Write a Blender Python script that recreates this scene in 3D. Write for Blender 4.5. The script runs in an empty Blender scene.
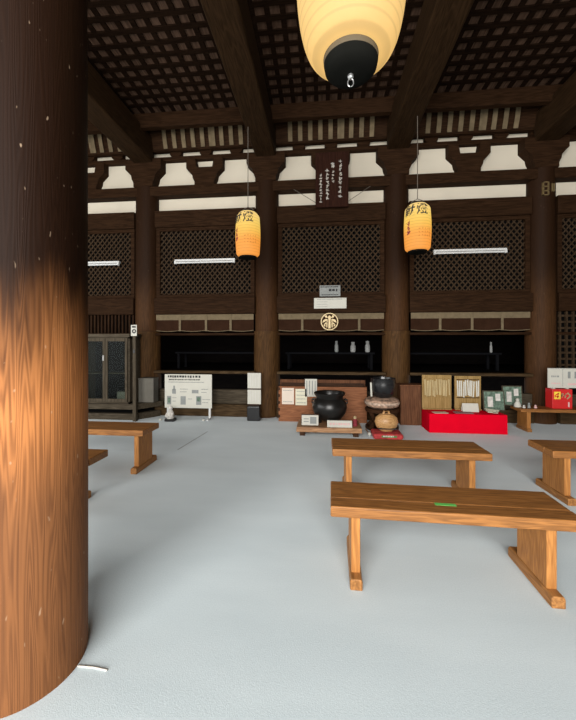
import bpy, math, random
from mathutils import Vector, Matrix
random.seed(7)
PI = math.pi
C = bpy.context.scene.collection
# ------------------------------------------------------------------ camera frame
F, HZ, CX, CAMH, YAW = 340.0, 342.0, 288.0, 1.45, math.radians(5.71)
CS, SN = math.cos(YAW), math.sin(YAW)
def pY(x, y, Y):                       # point of the plane Y=const seen at a photo pixel
    c = (x-CX)/F; f = Y/(c*SN+CS)
    return ((c*CS-SN)*f, CAMH+(HZ-y)/F*f)
def XY(x, Y): return pY(x, HZ, Y)[0]
def ZY(x, y, Y): return pY(x, y, Y)[1]

# ------------------------------------------------------------------ materials
def nodes(name):
    m = bpy.data.materials.new(name); m.use_nodes = True
    nt = m.node_tree; b = nt.nodes['Principled BSDF']
    return m, nt, b
def plain(name, col, rough=.6, metal=0.0, var=.08, scale=8.0, emit=None, spec=.5, bump=0.0):
    m, nt, b = nodes(name)
    tc = nt.nodes.new('ShaderNodeTexCoord')
    n = nt.nodes.new('ShaderNodeTexNoise'); n.inputs['Scale'].default_value = scale; n.inputs['Detail'].default_value = 4
    r = nt.nodes.new('ShaderNodeValToRGB')
    r.color_ramp.elements[0].position = .3; r.color_ramp.elements[1].position = .7
    r.color_ramp.elements[0].color = tuple(c*(1-var) for c in col)+(1,)
    r.color_ramp.elements[1].color = tuple(min(1, c*(1+var)) for c in col)+(1,)
    nt.links.new(tc.outputs['Object'], n.inputs['Vector']); nt.links.new(n.outputs['Fac'], r.inputs['Fac'])
    nt.links.new(r.outputs['Color'], b.inputs['Base Color'])
    b.inputs['Roughness'].default_value = rough; b.inputs['Metallic'].default_value = metal
    b.inputs['Specular IOR Level'].default_value = spec
    if emit:
        nt.links.new(r.outputs['Color'], b.inputs['Emission Color']); b.inputs['Emission Strength'].default_value = emit
    if bump:
        bp = nt.nodes.new('ShaderNodeBump'); bp.inputs['Strength'].default_value = bump; bp.inputs['Distance'].default_value = .01
        nt.links.new(n.outputs['Fac'], bp.inputs['Height']); nt.links.new(bp.outputs['Normal'], b.inputs['Normal'])
    return m
def wood(name, dark, light, axis='X', scale=1.0, rough=.55, spec=.35, bump=.25, contrast=(.3, .72), fine=.75):
    m, nt, b = nodes(name); L = nt.links.new
    tc = nt.nodes.new('ShaderNodeTexCoord')
    mp = nt.nodes.new('ShaderNodeMapping')
    s = {'X': (.55, 7, 7), 'Y': (7, .55, 7), 'Z': (7, 7, .55)}[axis]
    mp.inputs['Scale'].default_value = tuple(v*scale for v in s)
    L(tc.outputs['Object'], mp.inputs['Vector'])
    n = nt.nodes.new('ShaderNodeTexNoise'); n.inputs['Scale'].default_value = 1.1; n.inputs['Detail'].default_value = 3; n.inputs['Distortion'].default_value = .6
    L(mp.outputs['Vector'], n.inputs['Vector'])
    mul = nt.nodes.new('ShaderNodeMath'); mul.operation = 'MULTIPLY'; mul.inputs[1].default_value = 70
    L(n.outputs['Fac'], mul.inputs[0])
    sn = nt.nodes.new('ShaderNodeMath'); sn.operation = 'SINE'; L(mul.outputs[0], sn.inputs[0])
    mr = nt.nodes.new('ShaderNodeMapRange'); mr.inputs['From Min'].default_value = -1; L(sn.outputs[0], mr.inputs['Value'])
    n2 = nt.nodes.new('ShaderNodeTexNoise'); n2.inputs['Scale'].default_value = 9; n2.inputs['Detail'].default_value = 5
    L(mp.outputs['Vector'], n2.inputs['Vector'])
    mx = nt.nodes.new('ShaderNodeMix'); mx.inputs['Factor'].default_value = fine
    L(mr.outputs['Result'], mx.inputs['A']); L(n2.outputs['Fac'], mx.inputs['B'])
    r = nt.nodes.new('ShaderNodeValToRGB')
    r.color_ramp.elements[0].position, r.color_ramp.elements[1].position = contrast
    r.color_ramp.elements[0].color = tuple(dark)+(1,); r.color_ramp.elements[1].color = tuple(light)+(1,)
    L(mx.outputs['Result'], r.inputs['Fac']); L(r.outputs['Color'], b.inputs['Base Color'])
    b.inputs['Roughness'].default_value = rough; b.inputs['Specular IOR Level'].default_value = spec
    bp = nt.nodes.new('ShaderNodeBump'); bp.inputs['Strength'].default_value = bump; bp.inputs['Distance'].default_value = .004
    L(mx.outputs['Result'], bp.inputs['Height']); L(bp.outputs['Normal'], b.inputs['Normal'])
    return m
def pillar_wood(name, dark, light, upper_col, z0, z1, base=0, chips=.1):
    """paler lower trunk passing into a darker upper trunk, with cathedral grain"""
    m, nt, b = nodes(name); L = nt.links.new; N = nt.nodes.new
    tc = N('ShaderNodeTexCoord')
    mp = N('ShaderNodeMapping'); mp.inputs['Scale'].default_value = (8.5, 8.5, .30); L(tc.outputs['Object'], mp.inputs['Vector'])
    n = N('ShaderNodeTexNoise'); n.inputs['Scale'].default_value = 1.5; n.inputs['Detail'].default_value = 2.0; n.inputs['Distortion'].default_value = .0
    L(mp.outputs['Vector'], n.inputs['Vector'])
    mul = N('ShaderNodeMath'); mul.operation = 'MULTIPLY'; mul.inputs[1].default_value = 160; L(n.outputs['Fac'], mul.inputs[0])
    sn = N('ShaderNodeMath'); sn.operation = 'SINE'; L(mul.outputs[0], sn.inputs[0])
    mr = N('ShaderNodeMapRange'); mr.inputs['From Min'].default_value = -1; L(sn.outputs[0], mr.inputs['Value'])
    mp2 = N('ShaderNodeMapping'); mp2.inputs['Scale'].default_value = (60, 60, 1.6); L(tc.outputs['Object'], mp2.inputs['Vector'])
    n2 = N('ShaderNodeTexNoise'); n2.inputs['Scale'].default_value = 1.5; n2.inputs['Detail'].default_value = 4; L(mp2.outputs['Vector'], n2.inputs['Vector'])
    mx = N('ShaderNodeMix'); mx.inputs['Factor'].default_value = .68
    L(mr.outputs['Result'], mx.inputs['A']); L(n2.outputs['Fac'], mx.inputs['B'])
    r = N('ShaderNodeValToRGB'); e = r.color_ramp.elements
    e[0].position, e[1].position = .16, .64
    e[0].color = tuple(dark)+(1,); e[1].color = tuple(light)+(1,)
    L(mx.outputs['Result'], r.inputs['Fac'])
    # darker colour on the upper trunk, ragged edge
    sp = N('ShaderNodeSeparateXYZ'); L(tc.outputs['Object'], sp.inputs[0])
    mp3 = N('ShaderNodeMapping'); mp3.inputs['Scale'].default_value = (9, 9, 1.2); L(tc.outputs['Object'], mp3.inputs['Vector'])
    n3 = N('ShaderNodeTexNoise'); n3.inputs['Scale'].default_value = 1.2; n3.inputs['Detail'].default_value = 5; L(mp3.outputs['Vector'], n3.inputs['Vector'])
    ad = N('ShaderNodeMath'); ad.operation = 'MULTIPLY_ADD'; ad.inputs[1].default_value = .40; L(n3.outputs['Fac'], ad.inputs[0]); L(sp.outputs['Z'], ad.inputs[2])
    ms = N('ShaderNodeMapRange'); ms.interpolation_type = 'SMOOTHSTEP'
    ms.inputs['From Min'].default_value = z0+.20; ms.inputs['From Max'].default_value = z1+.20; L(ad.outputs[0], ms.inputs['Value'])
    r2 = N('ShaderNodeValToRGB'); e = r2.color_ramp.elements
    e[0].color = tuple(c*.75 for c in upper_col)+(1,); e[1].color = tuple(c*1.3 for c in upper_col)+(1,)
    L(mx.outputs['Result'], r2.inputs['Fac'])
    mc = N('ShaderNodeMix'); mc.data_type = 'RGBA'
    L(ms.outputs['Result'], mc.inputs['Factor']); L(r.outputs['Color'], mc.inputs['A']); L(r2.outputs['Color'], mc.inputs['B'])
    if base:                              # darker colour towards the foot of the trunk
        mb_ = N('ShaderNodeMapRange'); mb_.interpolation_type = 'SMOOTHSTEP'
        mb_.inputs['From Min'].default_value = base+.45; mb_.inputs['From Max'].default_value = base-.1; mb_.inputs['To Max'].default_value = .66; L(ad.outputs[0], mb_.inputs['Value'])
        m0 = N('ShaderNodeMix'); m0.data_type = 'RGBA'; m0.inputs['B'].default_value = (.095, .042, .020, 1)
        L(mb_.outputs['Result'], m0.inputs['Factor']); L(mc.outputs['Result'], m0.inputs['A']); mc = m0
    # small pale chips and scratches
    mp4 = N('ShaderNodeMapping'); mp4.inputs['Scale'].default_value = (52, 52, 20); L(tc.outputs['Object'], mp4.inputs['Vector'])
    vo = N('ShaderNodeTexNoise'); vo.inputs['Scale'].default_value = 1.0; vo.inputs['Detail'].default_value = 1; L(mp4.outputs['Vector'], vo.inputs['Vector'])
    mv = N('ShaderNodeMapRange'); mv.inputs['From Min'].default_value = .735; mv.inputs['From Max'].default_value = .80; mv.inputs['To Max'].default_value = chips; L(vo.outputs['Fac'], mv.inputs['Value'])
    mc2 = N('ShaderNodeMix'); mc2.data_type = 'RGBA'; mc2.inputs['B'].default_value = (.42, .30, .2, 1)
    L(mv.outputs['Result'], mc2.inputs['Factor']); L(mc.outputs['Result'], mc2.inputs['A'])
    L(mc2.outputs['Result'], b.inputs['Base Color'])
    b.inputs['Roughness'].default_value = .6; b.inputs['Specular IOR Level'].default_value = .08
    bp = N('ShaderNodeBump'); bp.inputs['Strength'].default_value = .3; bp.inputs['Distance'].default_value = .004
    L(mx.outputs['Result'], bp.inputs['Height']); L(bp.outputs['Normal'], b.inputs['Normal'])
    return m
def carpet_mat():
    m, nt, b = nodes('carpet'); L = nt.links.new; N = nt.nodes.new
    tc = N('ShaderNodeTexCoord')
    n = N('ShaderNodeTexNoise'); n.inputs['Scale'].default_value = 140; n.inputs['Detail'].default_value = 3; L(tc.outputs['Object'], n.inputs['Vector'])
    mp = N('ShaderNodeMapping'); mp.inputs['Scale'].default_value = (.8, 2.6, 1); L(tc.outputs['Object'], mp.inputs['Vector'])
    n2 = N('ShaderNodeTexNoise'); n2.inputs['Scale'].default_value = 1.3; n2.inputs['Detail'].default_value = 5; L(mp.outputs['Vector'], n2.inputs['Vector'])
    mx = N('ShaderNodeMix'); mx.inputs['Factor'].default_value = .45; L(n.outputs['Fac'], mx.inputs['A']); L(n2.outputs['Fac'], mx.inputs['B'])
    r = N('ShaderNodeValToRGB'); e = r.color_ramp.elements; e[0].position, e[1].position = .3, .7
    e[0].color = (.50, .585, .615, 1); e[1].color = (.63, .715, .74, 1)
    L(mx.outputs['Result'], r.inputs['Fac']); L(r.outputs['Color'], b.inputs['Base Color'])
    b.inputs['Roughness'].default_value = .95; b.inputs['Specular IOR Level'].default_value = .1
    w = N('ShaderNodeTexWave'); w.bands_direction = 'Y'; w.inputs['Scale'].default_value = 28; w.inputs['Distortion'].default_value = 14; w.inputs['Detail Scale'].default_value = 3; L(tc.outputs['Object'], w.inputs['Vector'])
    ad = N('ShaderNodeMath'); ad.operation = 'ADD'; L(w.outputs['Fac'], ad.inputs[0]); L(n.outputs['Fac'], ad.inputs[1])
    bp = N('ShaderNodeBump'); bp.inputs['Strength'].default_value = .12; bp.inputs['Distance'].default_value = .003
    b.inputs['Sheen Weight'].default_value = .3; b.inputs['Sheen Roughness'].default_value = .5
    L(ad.outputs[0], bp.inputs['Height']); L(bp.outputs['Normal'], b.inputs['Normal'])
    return m
def paper_lamp(name, stops, strength, zlo, zhi, ribs, base):
    """lit lantern paper: colour graded by height, wire ribs"""
    m, nt, b = nodes(name); L = nt.links.new; N = nt.nodes.new
    tc = N('ShaderNodeTexCoord'); sp = N('ShaderNodeSeparateXYZ'); L(tc.outputs['Object'], sp.inputs[0])
    mr = N('ShaderNodeMapRange'); mr.inputs['From Min'].default_value = zlo; mr.inputs['From Max'].default_value = zhi; L(sp.outputs['Z'], mr.inputs['Value'])
    r = N('ShaderNodeValToRGB'); el = r.color_ramp.elements
    for i, (p, c) in enumerate(stops):
        e = el[i] if i < 2 else el.new(p)
        e.position = p; e.color = tuple(c)+(1,)
    L(mr.outputs['Result'], r.inputs['Fac'])
    mu = N('ShaderNodeMath'); mu.operation = 'MULTIPLY'; mu.inputs[1].default_value = ribs*2*PI; L(mr.outputs['Result'], mu.inputs[0])
    si = N('ShaderNodeMath'); si.operation = 'SINE'; L(mu.outputs[0], si.inputs[0])
    mk = N('ShaderNodeMapRange'); mk.inputs['From Min'].default_value = .5; mk.inputs['From Max'].default_value = 1; mk.inputs['To Min'].default_value = 1; mk.inputs['To Max'].default_value = .80; L(si.outputs[0], mk.inputs['Value'])
    n = N('ShaderNodeTexNoise'); n.inputs['Scale'].default_value = 9; n.inputs['Detail'].default_value = 4; L(tc.outputs['Object'], n.inputs['Vector'])
    mn = N('ShaderNodeMapRange'); mn.inputs['To Min'].default_value = .9; mn.inputs['To Max'].default_value = 1.08; L(n.outputs['Fac'], mn.inputs['Value'])
    m2 = N('ShaderNodeMath'); m2.operation = 'MULTIPLY'; L(mk.outputs['Result'], m2.inputs[0]); L(mn.outputs['Result'], m2.inputs[1])
    m3 = N('ShaderNodeMath'); m3.operation = 'MULTIPLY'; m3.inputs[1].default_value = strength; L(m2.outputs[0], m3.inputs[0])
    b.inputs['Base Color'].default_value = base+(1,); L(r.outputs['Color'], b.inputs['Emission Color']); L(m3.outputs[0], b.inputs['Emission Strength'])
    b.inputs['Roughness'].default_value = .8
    return m
def glass_mat(name, tint=(.8, .85, .82)):
    m, nt, b = nodes(name)
    for n in list(nt.nodes):
        if n.type != 'OUTPUT_MATERIAL': nt.nodes.remove(n)
    o = [n for n in nt.nodes if n.type == 'OUTPUT_MATERIAL'][0]
    t = nt.nodes.new('ShaderNodeBsdfTransparent'); t.inputs['Color'].default_value = tint+(1,)
    g = nt.nodes.new('ShaderNodeBsdfGlossy'); g.inputs['Roughness'].default_value = .3
    fr = nt.nodes.new('ShaderNodeFresnel'); fr.inputs['IOR'].default_value = 1.22
    mx = nt.nodes.new('ShaderNodeMixShader')
    mx.inputs[0].default_value = .006; nt.links.new(t.outputs[0], mx.inputs[1]); nt.links.new(g.outputs[0], mx.inputs[2]); nt.links.new(mx.outputs[0], o.inputs['Surface'])
    return m

M = {}
def mk():
    M['oldX'] = wood('old_timber_x', (.015, .0068, .0030), (.034, .0160, .0074), 'X', 1, .7, .04)
    M['oldY'] = wood('old_timber_y', (.017, .0085, .0035), (.036, .0185, .008), 'Y', 1, .7, .06)
    M['oldZ'] = wood('old_timber_z', (.015, .0068, .0030), (.034, .0160, .0074), 'Z', 1, .7, .04)
    M['ceil'] = wood('ceiling_board', (.050, .028, .018), (.098, .057, .038), 'Y', .6, .75, .05)
    M['batten'] = wood('ceiling_batten', (.0075, .0038, .002), (.015, .0075, .004), 'X', 1, .75, .03)
    M['lattice'] = wood('lattice_wood', (.026, .016, .009), (.056, .035, .020), 'Z', 1, .7, .04)
    M['sill'] = wood('worn_sill', (.035, .021, .010), (.085, .053, .026), 'X', 1, .7, .05)
    M['slat'] = plain('pale_slat', (.145, .108, .064), .8, var=.25, spec=.05)
    M['plaster'] = plain('white_plaster', (.62, .555, .445), .9, var=.04, scale=2)
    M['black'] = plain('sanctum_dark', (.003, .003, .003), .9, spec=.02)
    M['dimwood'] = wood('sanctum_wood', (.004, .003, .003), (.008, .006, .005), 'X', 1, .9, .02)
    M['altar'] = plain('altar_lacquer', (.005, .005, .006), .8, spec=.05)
    M['bench_top'] = wood('bench_top', (.15, .060, .016), (.36, .150, .040), 'X', 1.5, .45, .3, .15, (.2, .75), .7)
    M['bench_leg'] = wood('bench_leg', (.25, .095, .022), (.47, .205, .055), 'Z', 1.5, .5, .25, .15, (.2, .75), .7)
    M['bench_foot'] = wood('bench_foot', (.20, .085, .024), (.40, .18, .055), 'Y', 1.5, .5, .25, .15)
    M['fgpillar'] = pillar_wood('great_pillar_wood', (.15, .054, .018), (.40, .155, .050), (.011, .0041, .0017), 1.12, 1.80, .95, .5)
    M['pillar'] = pillar_wood('pillar_wood', (.030, .013, .005), (.070, .031, .012), (.020, .0085, .0036), 1.9, 3.0)
    M['clad'] = wood('pillar_cladding', (.040, .018, .006), (.090, .044, .015), 'Z', 1, .6, .1)
    M['carpet'] = carpet_mat()
    M['white'] = plain('white_paper', (.54, .525, .46), .8, var=.03)
    M['enamel'] = plain('white_enamel', (.60, .60, .585), .5, var=.02)
    M['ink'] = plain('ink', (.02, .02, .022), .8)
    M['gray'] = plain('grey_print', (.24, .25, .24), .8)
    M['dimvase'] = plain('dim_ceramic', (.30, .30, .29), .7, spec=.1)
    M['greenprint'] = plain('green_print', (.10, .15, .11), .8, var=.5, scale=30)
    M['chalk'] = plain('white_paint', (.60, .56, .50), .8)
    M['signwood'] = wood('sign_wood', (.018, .0065, .0042), (.034, .013, .008), 'Z', 1, .7, .04)
    M['iron'] = plain('black_iron', (.012, .011, .010), .32, .3, spec=.6)
    M['lacquer'] = plain('black_lacquer', (.010, .010, .011), .25, 0, spec=.6)
    M['brass'] = plain('old_brass', (.45, .33, .16), .45, .8)
    M['gold'] = plain('gilt', (.52, .40, .22), .55, .4)
    M['steel'] = plain('steel', (.55, .55, .54), .35, .9)
    M['cord'] = plain('cord', (.11, .09, .07), .8)
    M['boxwood'] = wood('offertory_wood', (.18, .066, .028), (.31, .125, .056), 'X', 1.2, .6, .15)
    M['boxmid'] = wood('old_box_wood', (.085, .034, .016), (.16, .068, .032), 'Z', 1.0, .6, .1)
    M['boxdark'] = wood('offertory_dark', (.028, .012, .006), (.062, .028, .013), 'X', .9, .6, .1)
    M['tray'] = wood('tray_wood', (.24, .115, .05), (.46, .25, .12), 'X', .8)
    M['red'] = plain('red_cloth', (.70, .002, .018), .85, var=.05, scale=4, spec=.03)
    M['redbox'] = plain('red_paint', (.60, .02, .02), .4, var=.05)
    M['yellow'] = plain('yellow_label', (.85, .60, .05), .6)
    M['tan'] = wood('pale_board', (.22, .135, .042), (.34, .22, .085), 'Z', 1, .6, .15)
    M['brownclo'] = plain('brown_cloth', (.030, .014, .008), .95, var=.15, scale=5, spec=.02)
    M['bandclo'] = plain('pale_band', (.15, .115, .070), .95, var=.15, scale=14, spec=.02)
    M['greywood'] = wood('grey_wood', (.040, .031, .020), (.085, .067, .046), 'X', 1, .7, .08)
    M['greywoodz'] = wood('grey_wood_z', (.040, .031, .020), (.085, .067, .046), 'Z', 1, .7, .08)
    M['greybox'] = plain('grey_box', (.13, .12, .10), .8, spec=.1)
    M['mokugyo'] = wood('carved_wood', (.34, .17, .06), (.60, .35, .15), 'X', 1.6, .35)
    M['brocade'] = plain('brocade', (.30, .19, .13), .85, var=.8, scale=17)
    M['redbroc'] = plain('red_brocade', (.42, .035, .035), .8, var=.5, scale=14)
    M['greenbroc'] = plain('green_brocade', (.10, .22, .06), .8, var=.4, scale=20)
    M['stone'] = plain('pale_stone', (.55, .52, .48), .8, var=.25, scale=14)
    M['greentape'] = plain('green_tape', (.12, .50, .10), .6)
    M['glass'] = glass_mat('glass')
    M['pinkprint'] = plain('pink_print', (.66, .42, .40), .8)
    M['maroon'] = plain('dark_red_print', (.22, .02, .03), .8)
    M['gravel'] = plain('gravel', (.42, .40, .37), .95, var=.3, scale=40)
    M['matt'] = plain('matt_black', (.006, .006, .005), .9, spec=.05)
    M['biglamp'] = paper_lamp('big_lantern_paper', [(0, (1, .58, .17)), (.5, (1, .66, .23)), (1, (1, .68, .25))], .75, 0, 1.1, 22, (.16, .11, .045))
    M['lamp'] = paper_lamp('small_lantern_paper', [(0, (1, .34, .045)), (.34, (1, .36, .045)), (.56, (1, .58, .09)), (.75, (1, .68, .14)), (1, (1, .70, .26))], .84, 0, .73, 16, (.14, .075, .02))
mk()

# ------------------------------------------------------------------ mesh builder
class MB:
    def __init__(s): s.v = []; s.f = []; s.T = Matrix()
    def add(s, vs, fs):
        o = len(s.v); s.v += [s.T @ Vector(v) for v in vs]; s.f += [tuple(i+o for i in f) for f in fs]; return s
    def box(s, x0, x1, y0, y1, z0, z1):
        return s.add([(x0,y0,z0),(x1,y0,z0),(x1,y1,z0),(x0,y1,z0),(x0,y0,z1),(x1,y0,z1),(x1,y1,z1),(x0,y1,z1)],
              [(3,2,1,0),(4,5,6,7),(0,1,5,4),(1,2,6,5),(2,3,7,6),(3,0,4,7)])
    def cb(s, cx, cy, cz, sx, sy, sz): return s.box(cx-sx/2, cx+sx/2, cy-sy/2, cy+sy/2, cz-sz/2, cz+sz/2)
    def lathe(s, prof, n=32, cx=0, cy=0, cz=0, sy=1.0):
        vs, fs = [], []
        for r, z in prof:
            for k in range(n):
                a = 2*PI*k/n; vs.append((cx+r*math.cos(a), cy+sy*r*math.sin(a), cz+z))
        for i in range(len(prof)-1):
            for k in range(n):
                a, b = i*n+k, i*n+(k+1) % n; fs.append((a, b, b+n, a+n))
        if prof[0][0] > 1e-6: fs.append(tuple(reversed(range(n))))
        if prof[-1][0] > 1e-6: fs.append(tuple((len(prof)-1)*n+k for k in range(n)))
        return s.add(vs, fs)
    def tube(s, pts, r, n=8, cap=True):
        pts = [Vector(p) for p in pts]; rs = r if isinstance(r, (list, tuple)) else [r]*len(pts)
        vs, fs = [], []; t = (pts[1]-pts[0]).normalized()
        ref = Vector((0,0,1)) if abs(t.z) < .9 else Vector((1,0,0))
        for i, p in enumerate(pts):
            t = (pts[min(i+1, len(pts)-1)]-pts[max(i-1, 0)]).normalized()
            u = t.cross(ref).normalized(); w = u.cross(t)
            for k in range(n):
                a = 2*PI*k/n; vs.append(p+(u*math.cos(a)+w*math.sin(a))*rs[i])
        for i in range(len(pts)-1):
            for k in range(n):
                a, b = i*n+k, i*n+(k+1) % n; fs.append((a, b, b+n, a+n))
        if cap: fs += [tuple(reversed(range(n))), tuple((len(pts)-1)*n+k for k in range(n))]
        return s.add(vs, fs)
    def bar(s, p, q, w, d):               # flat bar in a Y-facing plane from p to q (x,z), width w, depth y0..y1
        (x0, z0), (x1, z1) = p, q; dx, dz = x1-x0, z1-z0; l = math.hypot(dx, dz) or 1
        nx, nz = -dz/l*w/2, dx/l*w/2
        return s.prism([(x0-nx, z0-nz), (x1-nx, z1-nz), (x1+nx, z1+nz), (x0+nx, z0+nz)], *d)
    def prism(s, poly, y0, y1):           # polygon in XZ extruded along Y
        n = len(poly)
        vs = [(x, y0, z) for x, z in poly]+[(x, y1, z) for x, z in poly]
        fs = [tuple(range(n)), tuple(reversed(range(n, 2*n)))]+[(i, i+n, (i+1) % n+n, (i+1) % n) for i in range(n)]
        return s.add(vs, fs)
    def plan(s, poly, z0, z1):            # polygon in XY extruded along Z
        n = len(poly)
        vs = [(x, y, z0) for x, y in poly]+[(x, y, z1) for x, y in poly]
        fs = [tuple(reversed(range(n))), tuple(range(n, 2*n))]+[(i, (i+1) % n, (i+1) % n+n, i+n) for i in range(n)]
        return s.add(vs, fs)
    def ring(s, cx, cz, r0, r1, y0, y1, n=32):
        vs, fs = [], []
        for k in range(n):
            a = 2*PI*k/n; c, z = math.cos(a), math.sin(a)
            vs += [(cx+r0*c, y0, cz+r0*z), (cx+r1*c, y0, cz+r1*z), (cx+r1*c, y1, cz+r1*z), (cx+r0*c, y1, cz+r0*z)]
        for k in range(n):
            a, b = 4*k, 4*((k+1) % n)
            for j in range(4): fs.append((a+j, a+(j+1) % 4, b+(j+1) % 4, b+j))
        return s.add(vs, fs)
    def build(s, name, mat, parent=None, bevel=0, seg=2, loc=None, ang=35):
        me = bpy.data.meshes.new(name)
        l = Vector(loc) if loc else Vector((0,0,0))
        me.from_pydata([tuple(v-l) for v in s.v], [], s.f)
        bmfix(me)
        me.materials.append(M[mat] if isinstance(mat, str) else mat)
        for p in me.polygons: p.use_smooth = True
        me.set_sharp_from_angle(angle=math.radians(ang))
        o = bpy.data.objects.new(name, me); C.objects.link(o); o.location = l
        if parent: o.parent = parent
        if bevel:
            b = o.modifiers.new('bevel', 'BEVEL'); b.width = bevel; b.segments = seg; b.limit_method = 'ANGLE'; b.harden_normals = True
        return o
import bmesh
def bmfix(me):
    bm = bmesh.new(); bm.from_mesh(me); bmesh.ops.recalc_face_normals(bm, faces=bm.faces); bm.to_mesh(me); bm.free()
def tag(o, label=None, cat=None, group=None, kind=None):
    if label: o['label'] = label
    if cat: o['category'] = cat
    if group: o['group'] = group
    if kind: o['kind'] = kind
    return o
def thing(name, label, cat, loc=(0,0,0), rz=0, group=None):
    o = bpy.data.objects.new(name, None); o.empty_display_size = .1; C.objects.link(o)
    o.location = loc; o.rotation_euler = (0, 0, rz)
    return tag(o, label, cat, group)
def struct(name, mb, mat, parent=None, **k):
    o = mb.build(name, mat, parent, **k)
    if not parent: tag(o, kind='structure')
    return o
def box(*a): return MB().box(*a)
def dup(root, loc, label=None):
    r = root.copy(); C.objects.link(r); r.location = loc
    if label: r['label'] = label
    for ch in root.children:
        c = ch.copy(); C.objects.link(c); c.parent = r
        for g in ch.children:
            d = g.copy(); C.objects.link(d); d.parent = c
    return r
def text_mb(txt, size, T, depth=.002, bold=.012):
    cu = bpy.data.curves.new('lettering', 'FONT'); cu.body = txt; cu.size = size; cu.align_x = 'CENTER'; cu.align_y = 'CENTER'; cu.extrude = depth; cu.offset = size*bold
    o = bpy.data.objects.new('lettering', cu); C.objects.link(o)
    bpy.context.view_layer.update()
    me = bpy.data.meshes.new_from_object(o.evaluated_get(bpy.context.evaluated_depsgraph_get()))
    mb = MB(); mb.T = T
    mb.add([tuple(v.co) for v in me.vertices], [tuple(p.vertices) for p in me.polygons])
    bpy.data.objects.remove(o); bpy.data.curves.remove(cu); bpy.data.meshes.remove(me)
    return mb
def strokes(mb, cx, cz, s, y0, y1, rng, n=5):     # one brushed character, too small to read
    for _ in range(n):
        a = rng.choice([0, 0, PI/2, PI/2, .8, -.8])+rng.uniform(-.15, .15); l = s*rng.uniform(.45, .95)
        x, z = cx+rng.uniform(-.22, .22)*s, cz+rng.uniform(-.25, .25)*s
        mb.bar((x-math.cos(a)*l/2, z-math.sin(a)*l/2), (x+math.cos(a)*l/2, z+math.sin(a)*l/2), s*.15, (y0, y1))
def lines(mb, x0, x1, z, h, y0, y1, rng):         # a row of small print
    x = x0
    while x < x1-h*.5:
        w = h*rng.uniform(.5, 1.0); mb.box(x, min(x+w, x1), y0, y1, z-h/2*rng.uniform(.7, 1), z+h/2); x += w+h*rng.uniform(.2, .5)

# ------------------------------------------------------------------ the setting
YW = 6.65                                   # axis of the row of pillars along the sanctum
PX = [-6.03, -3.55, -1.08, 1.40, 3.97, 6.45]
PR = .235
CEIL = 5.65
XL, XR, YF = -7.6, 7.2, -4.5
fl = struct('floor', box(XL, XR, YF, YW+.3, -.08, 0), 'carpet')
MB().add([(-1.94, 4.4, .0006), (-1.925, 4.4, .0006), (-1.835, 5.35, .0006), (-1.85, 5.35, .0006)], [(0,1,2,3)]).build('carpet_seam', plain('seam', (.24, .27, .28), .9), fl)
struct('ground', box(-30, 30, -34, YF-.02, -.75, -.55), 'gravel')
mb = box(XL-.15, XL, YF, YW+.3, 3.6, CEIL+.1); mb.box(XL-.15, XL, 4.6, YW+.3, -.08, 3.6)
struct('wall_left', mb, 'oldY')
struct('wall_right', box(XR, XR+.15, YF, YW+.3, -.08, CEIL+.1), 'oldY')
mb = box(XL-.15, XR+.15, YF-.15, YF, 5.1, CEIL+.1); mb.box(XL-.15, -4.25, YF-.15, YF, -.08, 5.1); mb.box(2.45, XR+.15, YF-.15, YF, -.08, 5.1)
struct('wall_front', mb, 'oldX')
cl = struct('ceiling', box(XL, XR, YF, 6.62, CEIL+.05, CEIL+.13), 'ceil')
bt = MB(); x = XL+.1
while x < XR: bt.box(x-.036, x+.036, YF, 6.0, CEIL+.030, CEIL+.05); x += .2
y = YF+.1
while y < 6.0: bt.box(XL, XR, y-.036, y+.036, CEIL+.028, CEIL+.049); y += .2
bt.build('ceiling_batten', 'batten', cl)
# plastered upper wall
wb = struct('wall_back', box(XL, XR, YW+.03, YW+.13, 4.06, CEIL+.05), 'plaster')
# inner sanctum behind the openings
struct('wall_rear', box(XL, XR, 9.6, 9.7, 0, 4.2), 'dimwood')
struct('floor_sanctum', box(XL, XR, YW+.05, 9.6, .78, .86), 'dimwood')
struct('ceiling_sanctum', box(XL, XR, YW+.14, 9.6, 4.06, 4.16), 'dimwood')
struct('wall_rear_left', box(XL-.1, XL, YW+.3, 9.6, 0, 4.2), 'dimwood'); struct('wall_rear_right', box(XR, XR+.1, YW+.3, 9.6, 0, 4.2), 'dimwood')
# rails that run between the pillars: (z0, z1, front Y, back Y, material)
segs = [(PX[i], PX[i+1]) for i in range(len(PX)-1)]
def rail(n, z0, z1, y0, y1, mat, sg=None, bevel=.012, a=PR-.02):
    mb = MB()
    for l, r in (sg or segs): mb.box(l+a, r-a, y0, y1, z0, z1)
    return struct('trim_%d' % n, mb, mat, bevel=bevel)
rail(1, 0, .24, 6.44, 6.62, 'sill'); rail(2, .24, .52, 6.50, 6.60, 'greywood')
rail(3, .83, .885, 6.46, 6.62, 'sill'); rail(4, 1.58, 1.63, 6.52, 6.60, 'oldX')
rail(5, 2.00, 2.33, 6.47, 6.64, 'oldX'); rail(6, 3.74, 4.07, 6.50, 6.67, 'oldX')
struct('trim_7', box(XL, XR, 6.47, 6.68, 4.36, 4.55), 'oldX', bevel=.012)
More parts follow.
